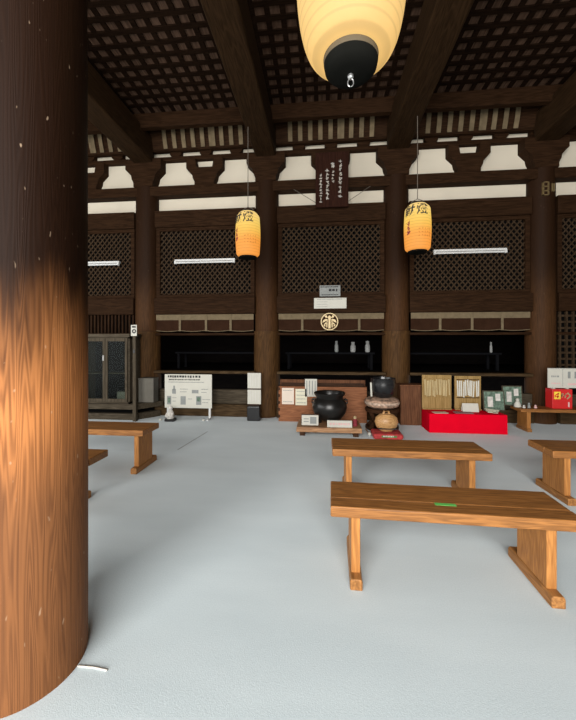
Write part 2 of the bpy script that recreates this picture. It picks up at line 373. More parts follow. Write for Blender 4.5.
# wall plate with bearing blocks above the brackets
mb = box(XL, XR, 6.58, 6.68, 5.10, 5.18)
bay = 2.48; x = PX[0]-bay
while x < XR-.3:
    if x > XL+.2: mb.prism([(x-.075, 5.18), (x+.075, 5.18), (x+.12, 5.22), (x+.12, 5.32), (x-.12, 5.32), (x-.12, 5.22)], 6.57, 6.68)
    x += bay/4
mb.box(XL, XR, 6.50, 6.56, 5.255, 5.30); mb.box(XL, XR, 6.55, 6.68, 5.30, 5.44)
struct('trim_8', mb, 'oldX')
struct('trim_9', box(XL, XR, 6.0, 6.11, 5.42, CEIL+.04), 'oldX', bevel=.01)
# slatted coving, one per bay, rising from the wall plate to the ceiling beam
for i, (l, r) in enumerate(segs):
    nm = ['far left bay, behind the great pillar', 'bay left of the left hanging lantern', 'bay above the calligraphy board', 'bay right of the right hanging lantern', 'far right bay'][i]
    if i in (0, 4): nm = nm
    t = thing('slatted_coving', 'cove of pale slats under the ceiling, '+nm, 'coving', ((l+r)/2, 6.3, 5.36))
    b = MB(); n = int((r-l-.75)/.19); w = (n-1)*.19
    for k in range(n):
        cx = -w/2+k*.19; ww = .040 if k != n//2+1 else .062
        P = [(.03, .29), (.06, .20), (.10, .05), (.15, -.09)]      # (y, z) of the slat
        b.add([(cx+q*ww, y, z+d) for y, z in P for q, d in ((-1, 0), (1, 0), (1, .035), (-1, .035))],
              [(4*j+k2, 4*j+(k2+1) % 4, 4*j+4+(k2+1) % 4, 4*j+4+k2) for j in range(3) for k2 in range(4)]+[(0,1,2,3),(15,14,13,12)])
    b.build('slats', 'slat', t)
    h = (r-l)/2-.1
    P = [(.065, .29), (.095, .20), (.135, .05), (.185, -.09)]
    bb = MB().add([(q*h, y, z+d) for y, z in P for q, d in ((-1, 0), (1, 0), (1, .04), (-1, .04))],
              [(4*j+k2, 4*j+(k2+1) % 4, 4*j+4+(k2+1) % 4, 4*j+4+k2) for j in range(3) for k2 in range(4)]+[(0,1,2,3),(15,14,13,12)])
    bb.build('dark_backing', 'oldX', t)
# tie beams under the ceiling, one to each pillar
bn = [None, 'dark tie beam under the ceiling meeting the pillar behind the glazed cabinet', 'dark tie beam under the ceiling carrying the left small lantern', 'dark tie beam under the ceiling carrying the right small lantern', 'dark tie beam at the upper right, over the pillar by the red donation box', None]
for i in range(1, 5):
    x = PX[i]
    o = MB().box(-.2, .2, YF+.02, 6.5, 0, .5)
    o.T = Matrix(); o = o.build('tie_beam', 'oldY', bevel=.03); o.location = (x, 0, 5.02); tag(o, bn[i], 'beam')
# pillars
pn = [None, 'round brown pillar behind the glazed cabinet', 'round brown pillar behind the left small lantern, papers on a stand at its foot', 'round brown pillar behind the right small lantern and the black bowl', 'round brown pillar behind the wooden shelf with the red donation box', None]
for i in range(1, 5):
    t = thing('pillar', pn[i], 'pillar', (PX[i], YW, 0))
    MB().lathe([(PR+.01, 0), (PR+.005, .5), (PR, 2.5), (PR-.008, 4.55)], 48).build('shaft', 'pillar', t)
    if i in (1, 2, 3):
        o = MB().lathe([(PR+.013, .02), (PR+.022, .03), (PR+.022, 1.60), (PR+.026, 1.61), (PR+.026, 1.66), (PR+.004, 1.665)], 48).build('cladding', 'clad', t); o['label'] = 'paler board cladding around the foot of the pillar'
    if i == 4:
        m = MB()
        for k in range(4): m.box(-.10, .0, -.258, -.22, 4.03+k*.075, 4.045+k*.075)
        m.box(-.10, -.085, -.258, -.215, 4.03, 4.27); m.box(-.015, 0, -.258, -.215, 4.03, 4.27); m.box(.05, .065, -.25, -.2, 4.10, 4.24); m.box(.085, .1, -.24, -.19, 4.10, 4.24)
        o = m.build('metal_bracket', 'brass', t); o['label'] = 'small brass ladder-shaped fitting'
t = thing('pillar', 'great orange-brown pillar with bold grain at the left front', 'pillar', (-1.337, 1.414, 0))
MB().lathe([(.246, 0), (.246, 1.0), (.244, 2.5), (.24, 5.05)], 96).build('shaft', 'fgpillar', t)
# bracket sets between plate and beam
def bracket_poly(slot=True):
    b, t = .20, .37
    P = [(-b, 0), (-b-.0, .06), (-b-.035, .11), (-b-.05, .17), (-t+.06, .215), (-t, .26), (-t, .30), (-t-.0, .41), (-.19, .41), (-.16, .27), (.16, .27), (.19, .41), (t, .41), (t, .26), (t-.06, .215), (b+.05, .17), (b+.035, .11), (b, .06), (b, 0)]
    if not slot: P = [p for p in P if abs(p[0]) > .195 or p[1] < .2]
    return [(x, z*1.34) for x, z in P]
names = {-3.55: 'on the pillar by the glazed cabinet', -1.08: 'on the pillar at the left small lantern', 1.40: 'on the pillar at the right small lantern', 3.97: 'on the pillar by the red donation box',
         -4.79: 'just right of the great front pillar', -2.315: 'in mid bay over the white information board', .16: 'in mid bay behind the calligraphy board', 2.685: 'in mid bay over the red-draped table', 5.21: 'at the far right edge'}
for x, nm in names.items():
    mid = x in (-4.79, -2.315, .16, 2.685, 5.21)
    o = MB().prism(bracket_poly(mid), 6.45 if not mid else 6.52, 6.685); 
    o = o.build('bracket', 'oldX', loc=(x*0, 6.6, 0)); o.location = (x, 6.6, 4.55); tag(o, 'dark carved boat-shaped bracket '+nm, 'bracket')

# diamond lattice panels
def clip(p, q, x0, x1, z0, z1):
    (ax, az), (bx, bz) = p, q; t0, t1 = 0., 1.; dx, dz = bx-ax, bz-az
    for P, Q in ((-dx, ax-x0), (dx, x1-ax), (-dz, az-z0), (dz, z1-az)):
        if abs(P) < 1e-9:
            if Q < 0: return None
        else:
            r = Q/P
            if P < 0: t0 = max(t0, r)
            else: t1 = min(t1, r)
    return ((ax+dx*t0, az+dz*t0), (ax+dx*t1, az+dz*t1)) if t0 < t1 else None
ln = ['at the far left, mostly behind the great pillar', 'behind the fluorescent tube over the white information board', 'at the centre, above the small white notice', 'behind the fluorescent tube over the red-draped table', 'at the far right edge']
for i, (l, r) in enumerate(segs):
    w = r-l-2*PR; t = thing('lattice_panel', 'dark diamond lattice panel '+ln[i], 'lattice', ((l+r)/2, 6.58, 2.33))
    h = 1.41; W = w/2+.005
    fr = MB().box(-W, W, -.04, .04, 0, .07).box(-W, W, -.04, .04, h-.07, h).box(-W, -W+.08, -.04, .04, .07, h-.07).box(W-.08, W, -.04, .04, .07, h-.07)
    fr.build('frame', 'oldX', t, bevel=.006)
    la = MB(); sl = .12/.1
    for sgn in (1, -1):
        x = -4.0
        while x < 4.0:
            c = clip((x, 0), (x+sgn*h/sl, h), -W+.075, W-.075, .065, h-.065); x += .1
            if c: la.bar(c[0], c[1], .024, (-.012, .003) if sgn > 0 else (.003, .018))
    la.build('lattice', 'lattice', t)
    MB().box(-W+.05, W-.05, .032, .038, .05, h-.05).build('dark_backing', 'black', t)  # near-black sheet: shade of the space behind the lattice put into colour

# valance curtains with pale band and tapes
vn = {1: 'brown valance with pale band over the white information board', 2: 'brown valance with pale band behind the round gilt crest', 3: 'brown valance with pale band over the red-draped table'}
for i in (1, 2, 3):
    l, r = segs[i]; w = r-l-2*PR-.02; t = thing('valance', vn[i], 'curtain', ((l+r)/2, 6.53, 1.66))
    N_ = 48; vs, fs = [], []
    for k in range(N_+1):
        u = k/N_; x = -w/2+w*u; sag = .018*abs(math.sin(u*PI*4)); yy = .006*math.sin(u*PI*26)
        vs += [(x, yy, .015-sag), (x, 0, .35), (x, yy+.008, .015-sag), (x, .008, .35)]
    for k in range(N_):
        a = 4*k; fs += [(a, a+4, a+5, a+1), (a+2, a+3, a+7, a+6), (a, a+2, a+6, a+4), (a+1, a+5, a+7, a+3)]
    MB().add(vs, fs).build('cloth', 'brownclo', t)
    MB().box(-w/2, w/2, -.016, -.004, .225, .335).build('band', 'bandclo', t)
    e = MB()
    for k in range(N_):
        u = k/N_; u2 = (k+1)/N_; e.tube([(-w/2+w*u, -.012, .018-.018*abs(math.sin(u*PI*4))), (-w/2+w*u2, -.012, .018-.018*abs(math.sin(u2*PI*4)))], .007, 5)
    e.build('hem', 'bandclo', t)
    for u in ((-.25, .02, .27) if i != 2 else (-.27, .27)): MB().box(w*u-.022, w*u+.022, -.024, -.016, .005, .335).build('tape', 'bandclo', t)
# barred transom left, square lattice door right
l, r = segs[0]
t = thing('barred_transom', 'dark transom of upright bars above the glazed cabinet', 'transom', ((l+r)/2, 6.55, 1.63))
m = MB(); w = (r-l)/2-PR
x = -w+.04
while x < w: m.box(x-.016, x+.016, -.02, .02, .0, .37); x += .075
m.build('bars', 'oldZ', t); MB().box(-w, w, .03, .04, 0, .37).build('dark_backing', 'black', t)  # the near-black sheet paints the unlit space behind the bars
l, r = segs[4]
t = thing('lattice_door', 'dark square-lattice door at the right edge behind the white sign', 'door', ((l+r)/2, 6.55, .9)); w = (r-l)/2-PR
m = MB(); x = -w+.03
while x < w: m.box(x-.018, x+.018, -.02, .015, 0, 1.1); x += .11
z = .03
while z < 1.1: m.box(-w, w, -.018, .012, z-.018, z+.018); z += .11
m.build('lattice', 'lattice', t); MB().box(-w, w, .03, .04, 0, 1.1).build('dark_backing', 'black', t)  # near-black sheet painted as the dark room behind the door

# ------------------------------------------------------------------ hanging lanterns
def arc_text(ch, R, ang, z, size, y_squeeze=1.0):
    # wrap a flat character around the lantern's shade (radius function R)
    mb = text_mb(ch, size, Matrix(), .001, .012); out = MB()
    vs = []
    for v in mb.v:
        r = R(z+v.y)+.003+(0.002 if v.z > 0 else 0); a = ang+v.x/r
        vs.append((r*math.sin(a), -r*math.cos(a), z+v.y))
    out.add(vs, mb.f); return out
def small_R(z):
    u = z/.73
    if u < .08: return .145+.047*math.sin(max(u, 0)/.08*PI/2)
    if u > .88: return .192-.06*(1-math.cos(min((u-.88)/.12, 1)*PI/2))
    return .192+.014*math.sin((u-.08)/.80*PI)
for px, lab, aim in ((248, 'small glowing paper lantern on the left, hung before the second pillar', -.25), (417.5, 'small glowing paper lantern on the right, hung before the third pillar', .12)):
    X = XY(px, 5.55); zb = 2.86 if px < 300 else 2.88
    face = math.atan2(X, 5.55)         # towards the hall
    t = thing('paper_lantern', lab, 'lantern', (X, 5.55, zb), -face+aim, 'small paper lanterns')
    MB().lathe([(small_R(z/40*.73), z/40*.73) for z in range(41)], 40).build('shade', 'lamp', t)
    MB().lathe([(0, -.012), (.135, -.02), (.148, -.018), (.149, .010), (.135, .012)], 32).build('bottom_ring', 'matt', t)
    MB().lathe([(.125, .722), (.134, .724), (.134, .742), (.12, .745)], 32).build('top_ring', 'lacquer', t)
    bail = MB().tube([(.125, 0, .74), (.07, 0, .80), (0, 0, .83), (-.07, 0, .80), (-.125, 0, .74)], .006); bail.tube([(0, 0, .83), (0, 0, 5.02-zb)], .006, 6); bail.build('cord', 'cord', t)
    l = MB()
    for ch, a, s, z in (('献', -.74, .185, .595), ('燈', .26, .185, .595)): q = arc_text(ch, small_R, a, z, s); l.v += [] ; l.add(q.v, q.f)
    o = l.build('lettering', 'ink', t); o['label'] = 'two large black characters'
    l = MB()
    for k, ch in enumerate('清水寺'): q = arc_text(ch, small_R, -.85, .40-k*.075, .075); l.add(q.v, q.f)
    rng = random.Random(4)
    st = MB()
    for k in range(3):
        for j in range(5): strokes(st, -.06+j*.045, .30-k*.05, .03, -.001, .001, rng, 2)
    vs = []
    for v in st.v: r = small_R(v.z)+.003+(0.002 if v.y < 0 else 0); a = .3+v.x/r; vs.append((r*math.sin(a), -r*math.cos(a), v.z))
    l2 = MB(); l2.add(vs, st.f)
    l.v = []; l.f = []
    for k in range(3):
        st = MB(); strokes(st, 0, 0, .07, -.001, .001, rng, 6); vs = []
        for v in st.v: zz = .40-k*.07+v.z; r = small_R(zz)+.003+(0.002 if v.y < 0 else 0); a = -.80+v.x/r; vs.append((r*math.sin(a), -r*math.cos(a), zz))
        l.add(vs, st.f)
    l.build('inscription', 'maroon', t); l2.build('printed_pattern', plain('orange_print', (.55, .16, .02), .8), t)
# great lantern
X, Y = .168, 2.03
t = thing('paper_lantern', 'large cream paper lantern with black base hanging at the top, nearest', 'lantern', (X, Y, 3.02))
H = 1.16
def big_R(z):
    u = min(max((z-.10)/(H-.2), 0), 1)
    return .155+.165*(max(0, math.sin(PI*min(max(u, .0), 1)))**.30)
MB().lathe([(big_R(.10+k/72*(H-.2)), .10+k/72*(H-.2)+0.004*math.sin(k*PI)) for k in range(73)], 64).build('shade', 'biglamp', t)
o = MB().lathe([(.150, .065), (.157, .07), (.160, .10), (.152, .115)], 56).build('bottom_ring', plain('ring_wood', (.075, .055, .03), .8), t); o['label'] = 'grey-brown wooden rim'
MB().lathe([(0, .0), (.08, .002), (.13, .014), (.150, .035), (.157, .07), (.15, .078)], 56).build('base_cap', 'matt', t)
MB().lathe([(.152, H-.115), (.160, H-.1), (.160, H), (.14, H+.01)], 48).build('top_ring', 'lacquer', t)
m = MB().tube([(.15, 0, H), (.09, 0, H+.12), (0, 0, H+.17), (-.09, 0, H+.12), (-.15, 0, H)], .008); m.tube([(0, 0, H+.17), (0, 0, CEIL-.01-3.02)], .007, 6); m.build('cord', 'cord', t)
m = MB().lathe([(0, -.022), (.012, -.02), (.018, -.012), (.018, .004)], 20)
m.tube([(.017*math.cos(a), 0.0, -.042+.024*math.sin(a)) for a in [2*PI*k/20 for k in range(21)]], .0035, 6, False)
o = m.build('pull_ring', 'steel', t); o['label'] = 'small steel ring and boss under the lantern'
st = MB(); rng = random.Random(11)
for k in range(3): strokes(st, 0, .55+k*.2, .2, -.001, .001, rng, 6)
vs = []
for v in st.v: r = big_R(v.z)+.004+(.002 if v.y < 0 else 0); a = -1.12+v.x/r; vs.append((r*math.sin(a), -r*math.cos(a), v.z))
l = MB(); l.add(vs, st.f); o = l.build('lettering', 'redbox', t); o['label'] = 'red brushed lettering on the side'

# ------------------------------------------------------------------ fluorescent tubes
for X0, X1, px, py, lab in ((XY(173, 6.42), XY(234, 6.42), 204, 261, 'white fluorescent tube on the lattice beside the left small lantern'),
                    (XY(435, 6.42), XY(509, 6.42), 472, 251, 'white fluorescent tube on the lattice right of the right small lantern'),
                    (XY(117, 6.42)-1.24, XY(117, 6.42), 100, 263.5, 'white fluorescent tube half hidden behind the great front pillar')):
    z = ZY(px, py, 6.42); t = thing('fluorescent_light', lab, 'light', ((X0+X1)/2, 6.512, z)); w = (X1-X0)/2
    MB().box(-w, w, -.03, .03, .02, .06).build('housing', 'enamel', t, bevel=.006)
    m = MB().tube([(-w+.03, -.02, -.005), (w-.03, -.02, -.005)], .019, 12); m.build('tube', 'enamel', t)
    MB().box(-w, -w+.035, -.045, .01, -.03, .03).build('lamp_holder', 'enamel', t, bevel=.004); MB().box(w-.035, w, -.045, .01, -.03, .03).build('lamp_holder', 'enamel', t, bevel=.004)

# ------------------------------------------------------------------ calligraphy board
Yb = 6.36
x0, zb = pY(315.5, 207.5, Yb); x1, zt = pY(348.5, 151, Yb)
t = thing('calligraphy_board', 'tall dark red-brown board with white brushed columns hung at top centre', 'sign', ((x0+x1)/2, Yb+.02, zb)); w = (x1-x0)/2; h = zt-zb
MB().box(-w, w, -.02, .02, 0, h).build('board', 'signwood', t, bevel=.004)
l = MB(); rng = random.Random(3)
def column(cx, z1, z0, s):
    n = max(2, int((z1-z0)/s/1.05)); st = (z1-z0)/n
    for k in range(n): strokes(l, cx, z1-st*(k+.5), s, -.023, -.0205, rng, 4)
column(w*.50, h*.86, h*.15, .07); column(w*.05, h*.80, h*.70, .075); column(w*.06, h*.66, h*.44, .05); column(-w*.28, h*.70, h*.13, .068); column(-w*.68, h*.61, h*.07, .052)
o = l.build('inscription', 'chalk', t); o['label'] = 'white brushed writing in columns'
for q in (-1, 1):
    MB().tube([(q*w, 0, h*.10), (q*(w+.42), .10, 4.37-zb)], .005, 6).build('stay_wire', 'cord', t)
    MB().tube([(q*w*.6, 0, h), (q*w*.6, .12, h+.02)], .008, 6).build('hook', 'cord', t)

# ------------------------------------------------------------------ notices at the centre
x0, zb = pY(319, 297, 6.46); x1, zt = pY(341, 284.5, 6.46)
t = thing('plaque', 'small grey printed plaque fixed on the centre lattice above the white notice', 'sign', ((x0+x1)/2, 6.50, zb)); w = (x1-x0)/2; h = zt-zb
MB().box(-w, w, -.03, .03, 0, h).build('frame', 'signwood', t, bevel=.004); MB().box(-w+.012, w-.012, -.034, -.03, .012, h-.012).build('print', 'gray', t)
m = MB(); rng = random.Random(8)
lines(m, -w+.03, w-.05, h-.04, .022, -.037, -.034, rng); lines(m, -.02, w-.04, h*.55, .05, -.037, -.034, rng); lines(m, -w+.05, w-.05, .04, .02, -.037, -.034, rng)
m.build('lettering', 'ink', t)
x0, zb = pY(314, 308.5, 6.44); x1, zt = pY(346.5, 297.5, 6.44)
t = thing('notice', 'white paper notice on the dark beam just above the round gilt crest', 'notice', ((x0+x1)/2, 6.4705, zb)); w = (x1-x0)/2; h = zt-zb
MB().box(-w, w, -.012, 0, 0, h).build('sheet', 'white', t)
m = MB(); lines(m, -w+.06, w-.08, h-.025, .016, -.0145, -.012, rng)
for k in range(3): lines(m, -w+.05, -w+.25, h-.075-k*.045, .008, -.0145, -.012, rng)
m.build('lettering', 'gray', t)
x0, z0 = pY(329.5, 321.5, 6.47)
t = thing('crest', 'round gilt crest hung at the centre of the brown valance', 'emblem', (x0, 6.499, z0)); R = .165
MB().ring(0, 0, R-.018, R, -.012, .008, 48).build('rim', 'gold', t)
m = MB().prism([(R*math.cos(a)*.9, R*math.sin(a)*.9) for a in [2*PI*k/40 for k in range(40)]], .002, .008); m.build('disc', 'brownclo', t)
m = MB().prism([(-.022, -.13), (.022, -.13), (.018, .03), (.03, .09), (0, .12), (-.03, .09), (-.018, .03)], -.012, .002)
for s in (-1, 1):
    m.prism([(s*x, z) for x, z in ((.03, .07), (.06, .125), (.095, .105), (.075, .075))], -.012, .002)
    m.prism([(s*x, z) for x, z in ((.02, .03), (.06, .055), (.115, .03), (.135, -.02), (.10, -.01), (.055, .02))], -.012, .002)
    m.bar((s*.045, .02), (s*.05, -.11), .02, (-.012, .002)); m.bar((s*.045, -.01), (s*.10, -.06), .022, (-.012, .002)); m.bar((s*.08, -.09), (s*.105, -.06), .022, (-.012, .002))
m.build('motif', 'gold', t)

# ------------------------------------------------------------------ inside the sanctum
for i, (l, r) in enumerate(segs[1:4]):
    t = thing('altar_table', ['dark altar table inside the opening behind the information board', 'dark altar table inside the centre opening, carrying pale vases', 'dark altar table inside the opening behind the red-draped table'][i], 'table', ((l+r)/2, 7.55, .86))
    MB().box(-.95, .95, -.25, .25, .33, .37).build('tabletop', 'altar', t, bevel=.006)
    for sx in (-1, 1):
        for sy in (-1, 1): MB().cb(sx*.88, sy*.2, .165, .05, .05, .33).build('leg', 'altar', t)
def vase(px, y0, y1, lab, mat='stone', r=.045):
    x, zt = pY(px, y0, 7.45); zt = min(max(zt, 1.45), 1.75); h = zt-1.23
    o = MB().lathe([(r*.6, 0), (r*.8, .02), (r*.8, h*.6), (r*.5, h*.75), (r*.6, h), (r*.4, h)], 20).build('vase', mat); o.location = (x, 7.45, 1.23); tag(o, lab, 'vase', None)
vase(336.5, 341, 361, 'dim grey vase in the dark centre opening, left of three', 'gray', .05)
vase(353, 344, 361, 'dim grey vase in the dark centre opening, middle of three', 'dimvase', .07)
vase(367.5, 341, 361, 'grey vase in the dark centre opening, rightmost and palest of three', 'dimvase', .065)
vase(491, 349, 361, 'thin pale vase in the dark opening behind the red-draped table', 'dimvase', .03)

# ------------------------------------------------------------------ offertory box with papers
Yo = 6.17; x0, x1 = XY(278.5, Yo), XY(367, Yo)
t = thing('offertory_box', 'long reddish-brown offertory box before the centre opening, papers on its front', 'box', ((x0+x1)/2, Yo, 0)); w = (x1-x0)/2
MB().box(-w, w, 0, .035, 0, .64).build('front_panel', 'boxwood', t, bevel=.006)
MB().box(-w, w, .255, .275, 0, .74).build('back_panel', 'boxmid', t)
for s in (-1, 1): MB().prism([(0, 0)]*0 or [(s*w-(.03 if s > 0 else 0), .0), (s*w+(.03 if s < 0 else 0), .0), (s*w+(.03 if s < 0 else 0), .64), (s*w-(.03 if s > 0 else 0), .64)], .035, .255).build('end_panel', 'boxwood', t)
m = MB()
for k in range(7): m.cb(0, .06+k*.028, .60+k*.010, 2*w-.06, .012, .045)
m.build('slatted_top', 'boxdark', t)
for k in range(5): MB().prism([(-w-.012, .06+k*.125), (-w+.03, .075+k*.125), (-w+.03, .115+k*.125), (-w-.012, .13+k*.125)], -.003, .034).build('joint', 'boxdark', t)
rng = random.Random(21)
def sheet(px0, py0, px1, py1, Y, lab, mat='white', rows=4, vertical=False, cat='notice'):
    xa, zb = pY(px0, py1, Y); xb, zt = pY(px1, py0, Y)
    t = thing('notice', lab, cat, ((xa+xb)/2, Y, zb)); w, h = (xb-xa)/2, zt-zb
    MB().box(-w, w, -.008, 0, 0, h).build('sheet', mat, t)
    m = MB()
    for k in range(rows):
        if vertical: x = -w*.7+1.4*w*k/max(1, rows-1); m.box(x-.008, x+.008, -.01, -.008, h*.12, h*.9)
        else: lines(m, -w*.8, w*.8, h*.85-(h*.7)*k/max(1, rows-1), .014, -.0095, -.008, rng)
    m.build('lettering', 'gray', t); return t
sheet(282, 388, 294, 404, Yo-.001, 'pinkish paper notice on the offertory box, leftmost of three', 'pinkprint' if False else plain('cream_paper', (.70, .60, .50), .8, var=.03), 2)
sheet(295.5, 389, 307, 405, Yo-.001, 'cream paper notice on the offertory box, middle of three', plain('buff_paper', (.66, .63, .48), .8, var=.03), 4)
sheet(305, 379, 317, 396.5, Yo-.001, 'tall white paper notice rising above the offertory box, right of three', 'white', 4, True)

# low wooden platform with incense burner
xa, xb = XY(296.5, 5.26), XY(362, 5.26)
t = thing('low_table', 'low reddish wooden platform on the carpet carrying the black incense burner', 'table', ((xa+xb)/2, 5.5, 0)); w = (xb-xa)/2
MB().box(-w, w, -.26, .26, .06, .135).build('tabletop', 'tray', t, bevel=.006); 
for s in (-1, 1): MB().box(s*(w-.09)-.04, s*(w-.09)+.04, -.24, .24, 0, .06).build('runner', 'boxdark', t)
bx = XY(329.5, 5.58)
t = thing('incense_burner', 'round black incense burner with flared rim on the low platform', 'incense burner', (bx, 5.58, .135))
MB().lathe([(.0, .045), (.13, .045), (.19, .075), (.255, .16), (.283, .25), (.272, .33), (.235, .385), (.215, .41), (.222, .435), (.252, .468), (.256, .49), (.248, .50), (.225, .49), (.205, .44), (.20, .40), (0, .39)], 56).build('bowl', 'iron', t)
for k in range(3):
    a = -PI/2+k*2*PI/3+.5; MB().lathe([(.03, 0), (.04, .02), (.035, .06), (.05, .10)], 16, .16*math.cos(a), .16*math.sin(a), 0).build('foot', 'iron', t)
for s in (-1, 1): MB().tube([(s*.26, 0, .31), (s*.288, 0, .335), (s*.285, 0, .37), (s*.24, 0, .395)], .016, 10).build('handle', 'iron', t)
MB().lathe([(.0, .405), (.2, .402)], 40).build('ash', 'greybox', t)
def on_platform(px, Y): return XY(px, Y)
x = XY(310, 5.32); t = thing('framed_card', 'small white framed card leaning at the left end of the low platform', 'card', (x, 5.33, .136)); 
T = Matrix.Rotation(-.2, 4, 'X')
m = MB(); m.T = T; m.box(-.135, .135, -.012, .012, .006, .185); m.build('frame', 'boxdark', t)
m = MB(); m.T = T; m.box(-.13, .13, -.016, -.012, .012, .165); m.build('card', 'white', t)
m = MB(); m.T = T; m.box(.0, .10, -.018, -.016, .035, .14).box(-.10, -.02, -.018, -.016, .10, .115).box(-.10, -.02, -.018, -.016, .06, .075); m.build('print', 'gray', t)
x = XY(339.5, 5.32); t = thing('nameplate', 'low white wedge nameplate at the right front of the low platform', 'sign', (x, 5.32, .136))
MB().add([(-.19, -.04, 0), (.19, -.04, 0), (.19, .04, 0), (-.19, .04, 0), (-.19, .0, .095), (.19, .0, .095), (.19, .03, .095), (-.19, .03, .095)], [(3,2,1,0),(4,5,6,7),(0,1,5,4),(1,2,6,5),(2,3,7,6),(3,0,4,7)]).build('plate', 'white', t)
m = MB(); m.T = Matrix.Translation((0, -.0215, .047)) @ Matrix.Rotation(-.4, 4, 'X'); lines(m, -.15, .15, 0, .035, -.003, -.001, random.Random(5)); m.build('lettering', 'pinkprint', t)
x = XY(355, 5.40); t = thing('figurine', 'tiny dark red and gold figurine at the right end of the low platform', 'figurine', (x, 5.40, .136))
MB().lathe([(.035, 0), (.04, .02), (.03, .06), (.035, .09), (.02, .11)], 16).build('body', 'maroon', t); MB().lathe([(0, .10), (.025, .115), (.028, .135), (.015, .155), (0, .16)], 16).build('head', 'gold', t)

# singing bowl on patterned cushion and dark stand; wooden fish
x = XY(383, 5.82)
t = thing('bowl_stand', 'dark round wooden stand under the patterned cushion and black bowl', 'stand', (x-.02, 5.82, 0))
MB().lathe([(.20, .30), (.27, .30), (.28, .34), (.26, .355), (0, .355)], 40).build('top', 'boxdark', t); MB().lathe([(.25, 0), (.27, .01), (.27, .05), (.22, .05), (.22, 0)], 40).build('base_ring', 'boxdark', t)
for k in range(5):
    a = -PI/2+k*2*PI/5+.3; c, s = math.cos(a), math.sin(a)
    MB().tube([(.24*c, .24*s, .03), (.19*c, .19*s, .10), (.17*c, .17*s, .17), (.24*c, .24*s, .31)], [.045, .032, .03, .04], 8).build('leg', 'boxdark', t)
t = thing('cushion', 'round brown and cream brocade cushion under the black bowl', 'cushion', (x-.02, 5.82, .356))
MB().lathe([(0, 0), (.2, .002), (.27, .04), (.285, .09), (.27, .14), (.2, .175), (0, .165)], 40).build('pad', 'brocade', t); MB().lathe([(.283, .07), (.290, .09), (.283, .11)], 40).build('band', plain('pale_brocade', (.45, .33, .25), .85, var=.6, scale=24), t)
t = thing('singing_bowl', 'black round singing bowl on the brocade cushion', 'bowl', (x, 5.82, .532))
MB().lathe([(0, 0), (.12, .003), (.17, .04), (.20, .12), (.205, .22), (.20, .30), (.206, .315), (.195, .318), (.19, .30), (.19, .12), (0, .03)], 44).build('bowl', 'lacquer', t)
t2 = MB().tube([(-.20, -.08, .02), (-.21, -.085, .25)], .016, 10).build('stripe', 'white', None, loc=(0,0,0)); t2.location = (x, 5.82, .53); tag(t2, 'thin white stripe on the left side of the black bowl', 'stripe')  # white stripe of the bowl itself, built as a separate rod
x = XY(386.5, 5.32)
t = thing('cushion', 'red brocade cushion with green and white pattern on the carpet, under the wooden fish drum', 'cushion', (x, 5.32, 0))
MB().box(-.22, .22, -.17, .17, 0, .085).build('pad', 'redbroc', t, bevel=.035, seg=4); 
m = MB().box(-.10, .12, -.172, -.168, .035, .065); m.build('pattern', 'greenbroc', t); m = MB(); rng = random.Random(2); lines(m, -.08, .08, .055, .02, -.175, -.171, rng); m.build('emblem', 'white', t)
t = thing('wooden_fish_drum', 'round tan carved wooden fish drum on the red cushion', 'drum', (x, 5.33, .086))
MB().lathe([(0, 0), (.09, .006), (.155, .07), (.178, .14), (.16, .21), (.10, .26), (0, .275)], 36, sy=.72).build('body', 'mokugyo', t)
MB().box(-.135, .135, -.126, -.08, .055, .066).build('slot', 'ink', t)
MB().tube([(-.05, 0, .255), (-.03, 0, .305), (.03, 0, .305), (.05, 0, .255)], .018, 10).build('handle', 'mokugyo', t)
xm = XY(369.5, 5.35)
t = thing('mallet', 'padded white-headed mallet lying beside the wooden fish drum', 'mallet', (xm, 5.35, .03))
MB().lathe([(0, -.03), (.02, -.022), (.03, 0), (.02, .022), (0, .03)], 18).build('head', 'white', t); MB().tube([(0, .02, 0), (-.02, .30, 0)], .009, 8).build('handle', 'tray', t)
# wooden box before third pillar
xa, xb = XY(400.5, 6.1), XY(424.5, 6.1)
t = thing('wooden_box', 'upright reddish wooden box between the black bowl and the red-draped table', 'box', ((xa+xb)/2, 6.1, 0)); w = (xb-xa)/2; 
MB().box(-w, w, 0, .25, 0, .68).build('body', 'boxmid', t, bevel=.006); MB().box(-w-.012, w+.012, -.012, .26, .68, .705).build('lid', 'boxmid', t, bevel=.004)

# ------------------------------------------------------------------ red-draped table and what stands on it
xa, xb = 1.71, 2.88; y0, y1, zt = 5.63, 6.05, .305
t = thing('draped_table', 'low table draped to the carpet in bright red cloth', 'table', ((xa+xb)/2, (y0+y1)/2, 0)); w, d = (xb-xa)/2, (y1-y0)/2
MB().box(-w+.01, w-.01, -d+.01, d-.01, .0, zt-.01).build('table_body', 'boxdark', t)
N_ = 60; per = []
for i in range(N_):
    u = i/N_*4
    k = int(u); f = u-k
    c = [(-w, -d), (w, -d), (w, d), (-w, d), (-w, -d)]
    px, py = c[k][0]+(c[k+1][0]-c[k][0])*f, c[k][1]+(c[k+1][1]-c[k][1])*f
    per.append((px, py))
vs = [(px, py, zt) for px, py in per]; vs += [(px*1.003, py*1.006, zt-.02) for px, py in per]
vs += [(px*(1.012+.006*math.sin(i*1.9)), py*(1.02+.014*math.sin(i*1.9)), .004) for i, (px, py) in enumerate(per)]
fs = [tuple(range(N_))]
for j in range(2):
    for i in range(N_): fs.append((j*N_+i, j*N_+(i+1) % N_, (j+1)*N_+(i+1) % N_, (j+1)*N_+i))
MB().add(vs, fs).build('tablecloth', 'red', t)
zt += .0015
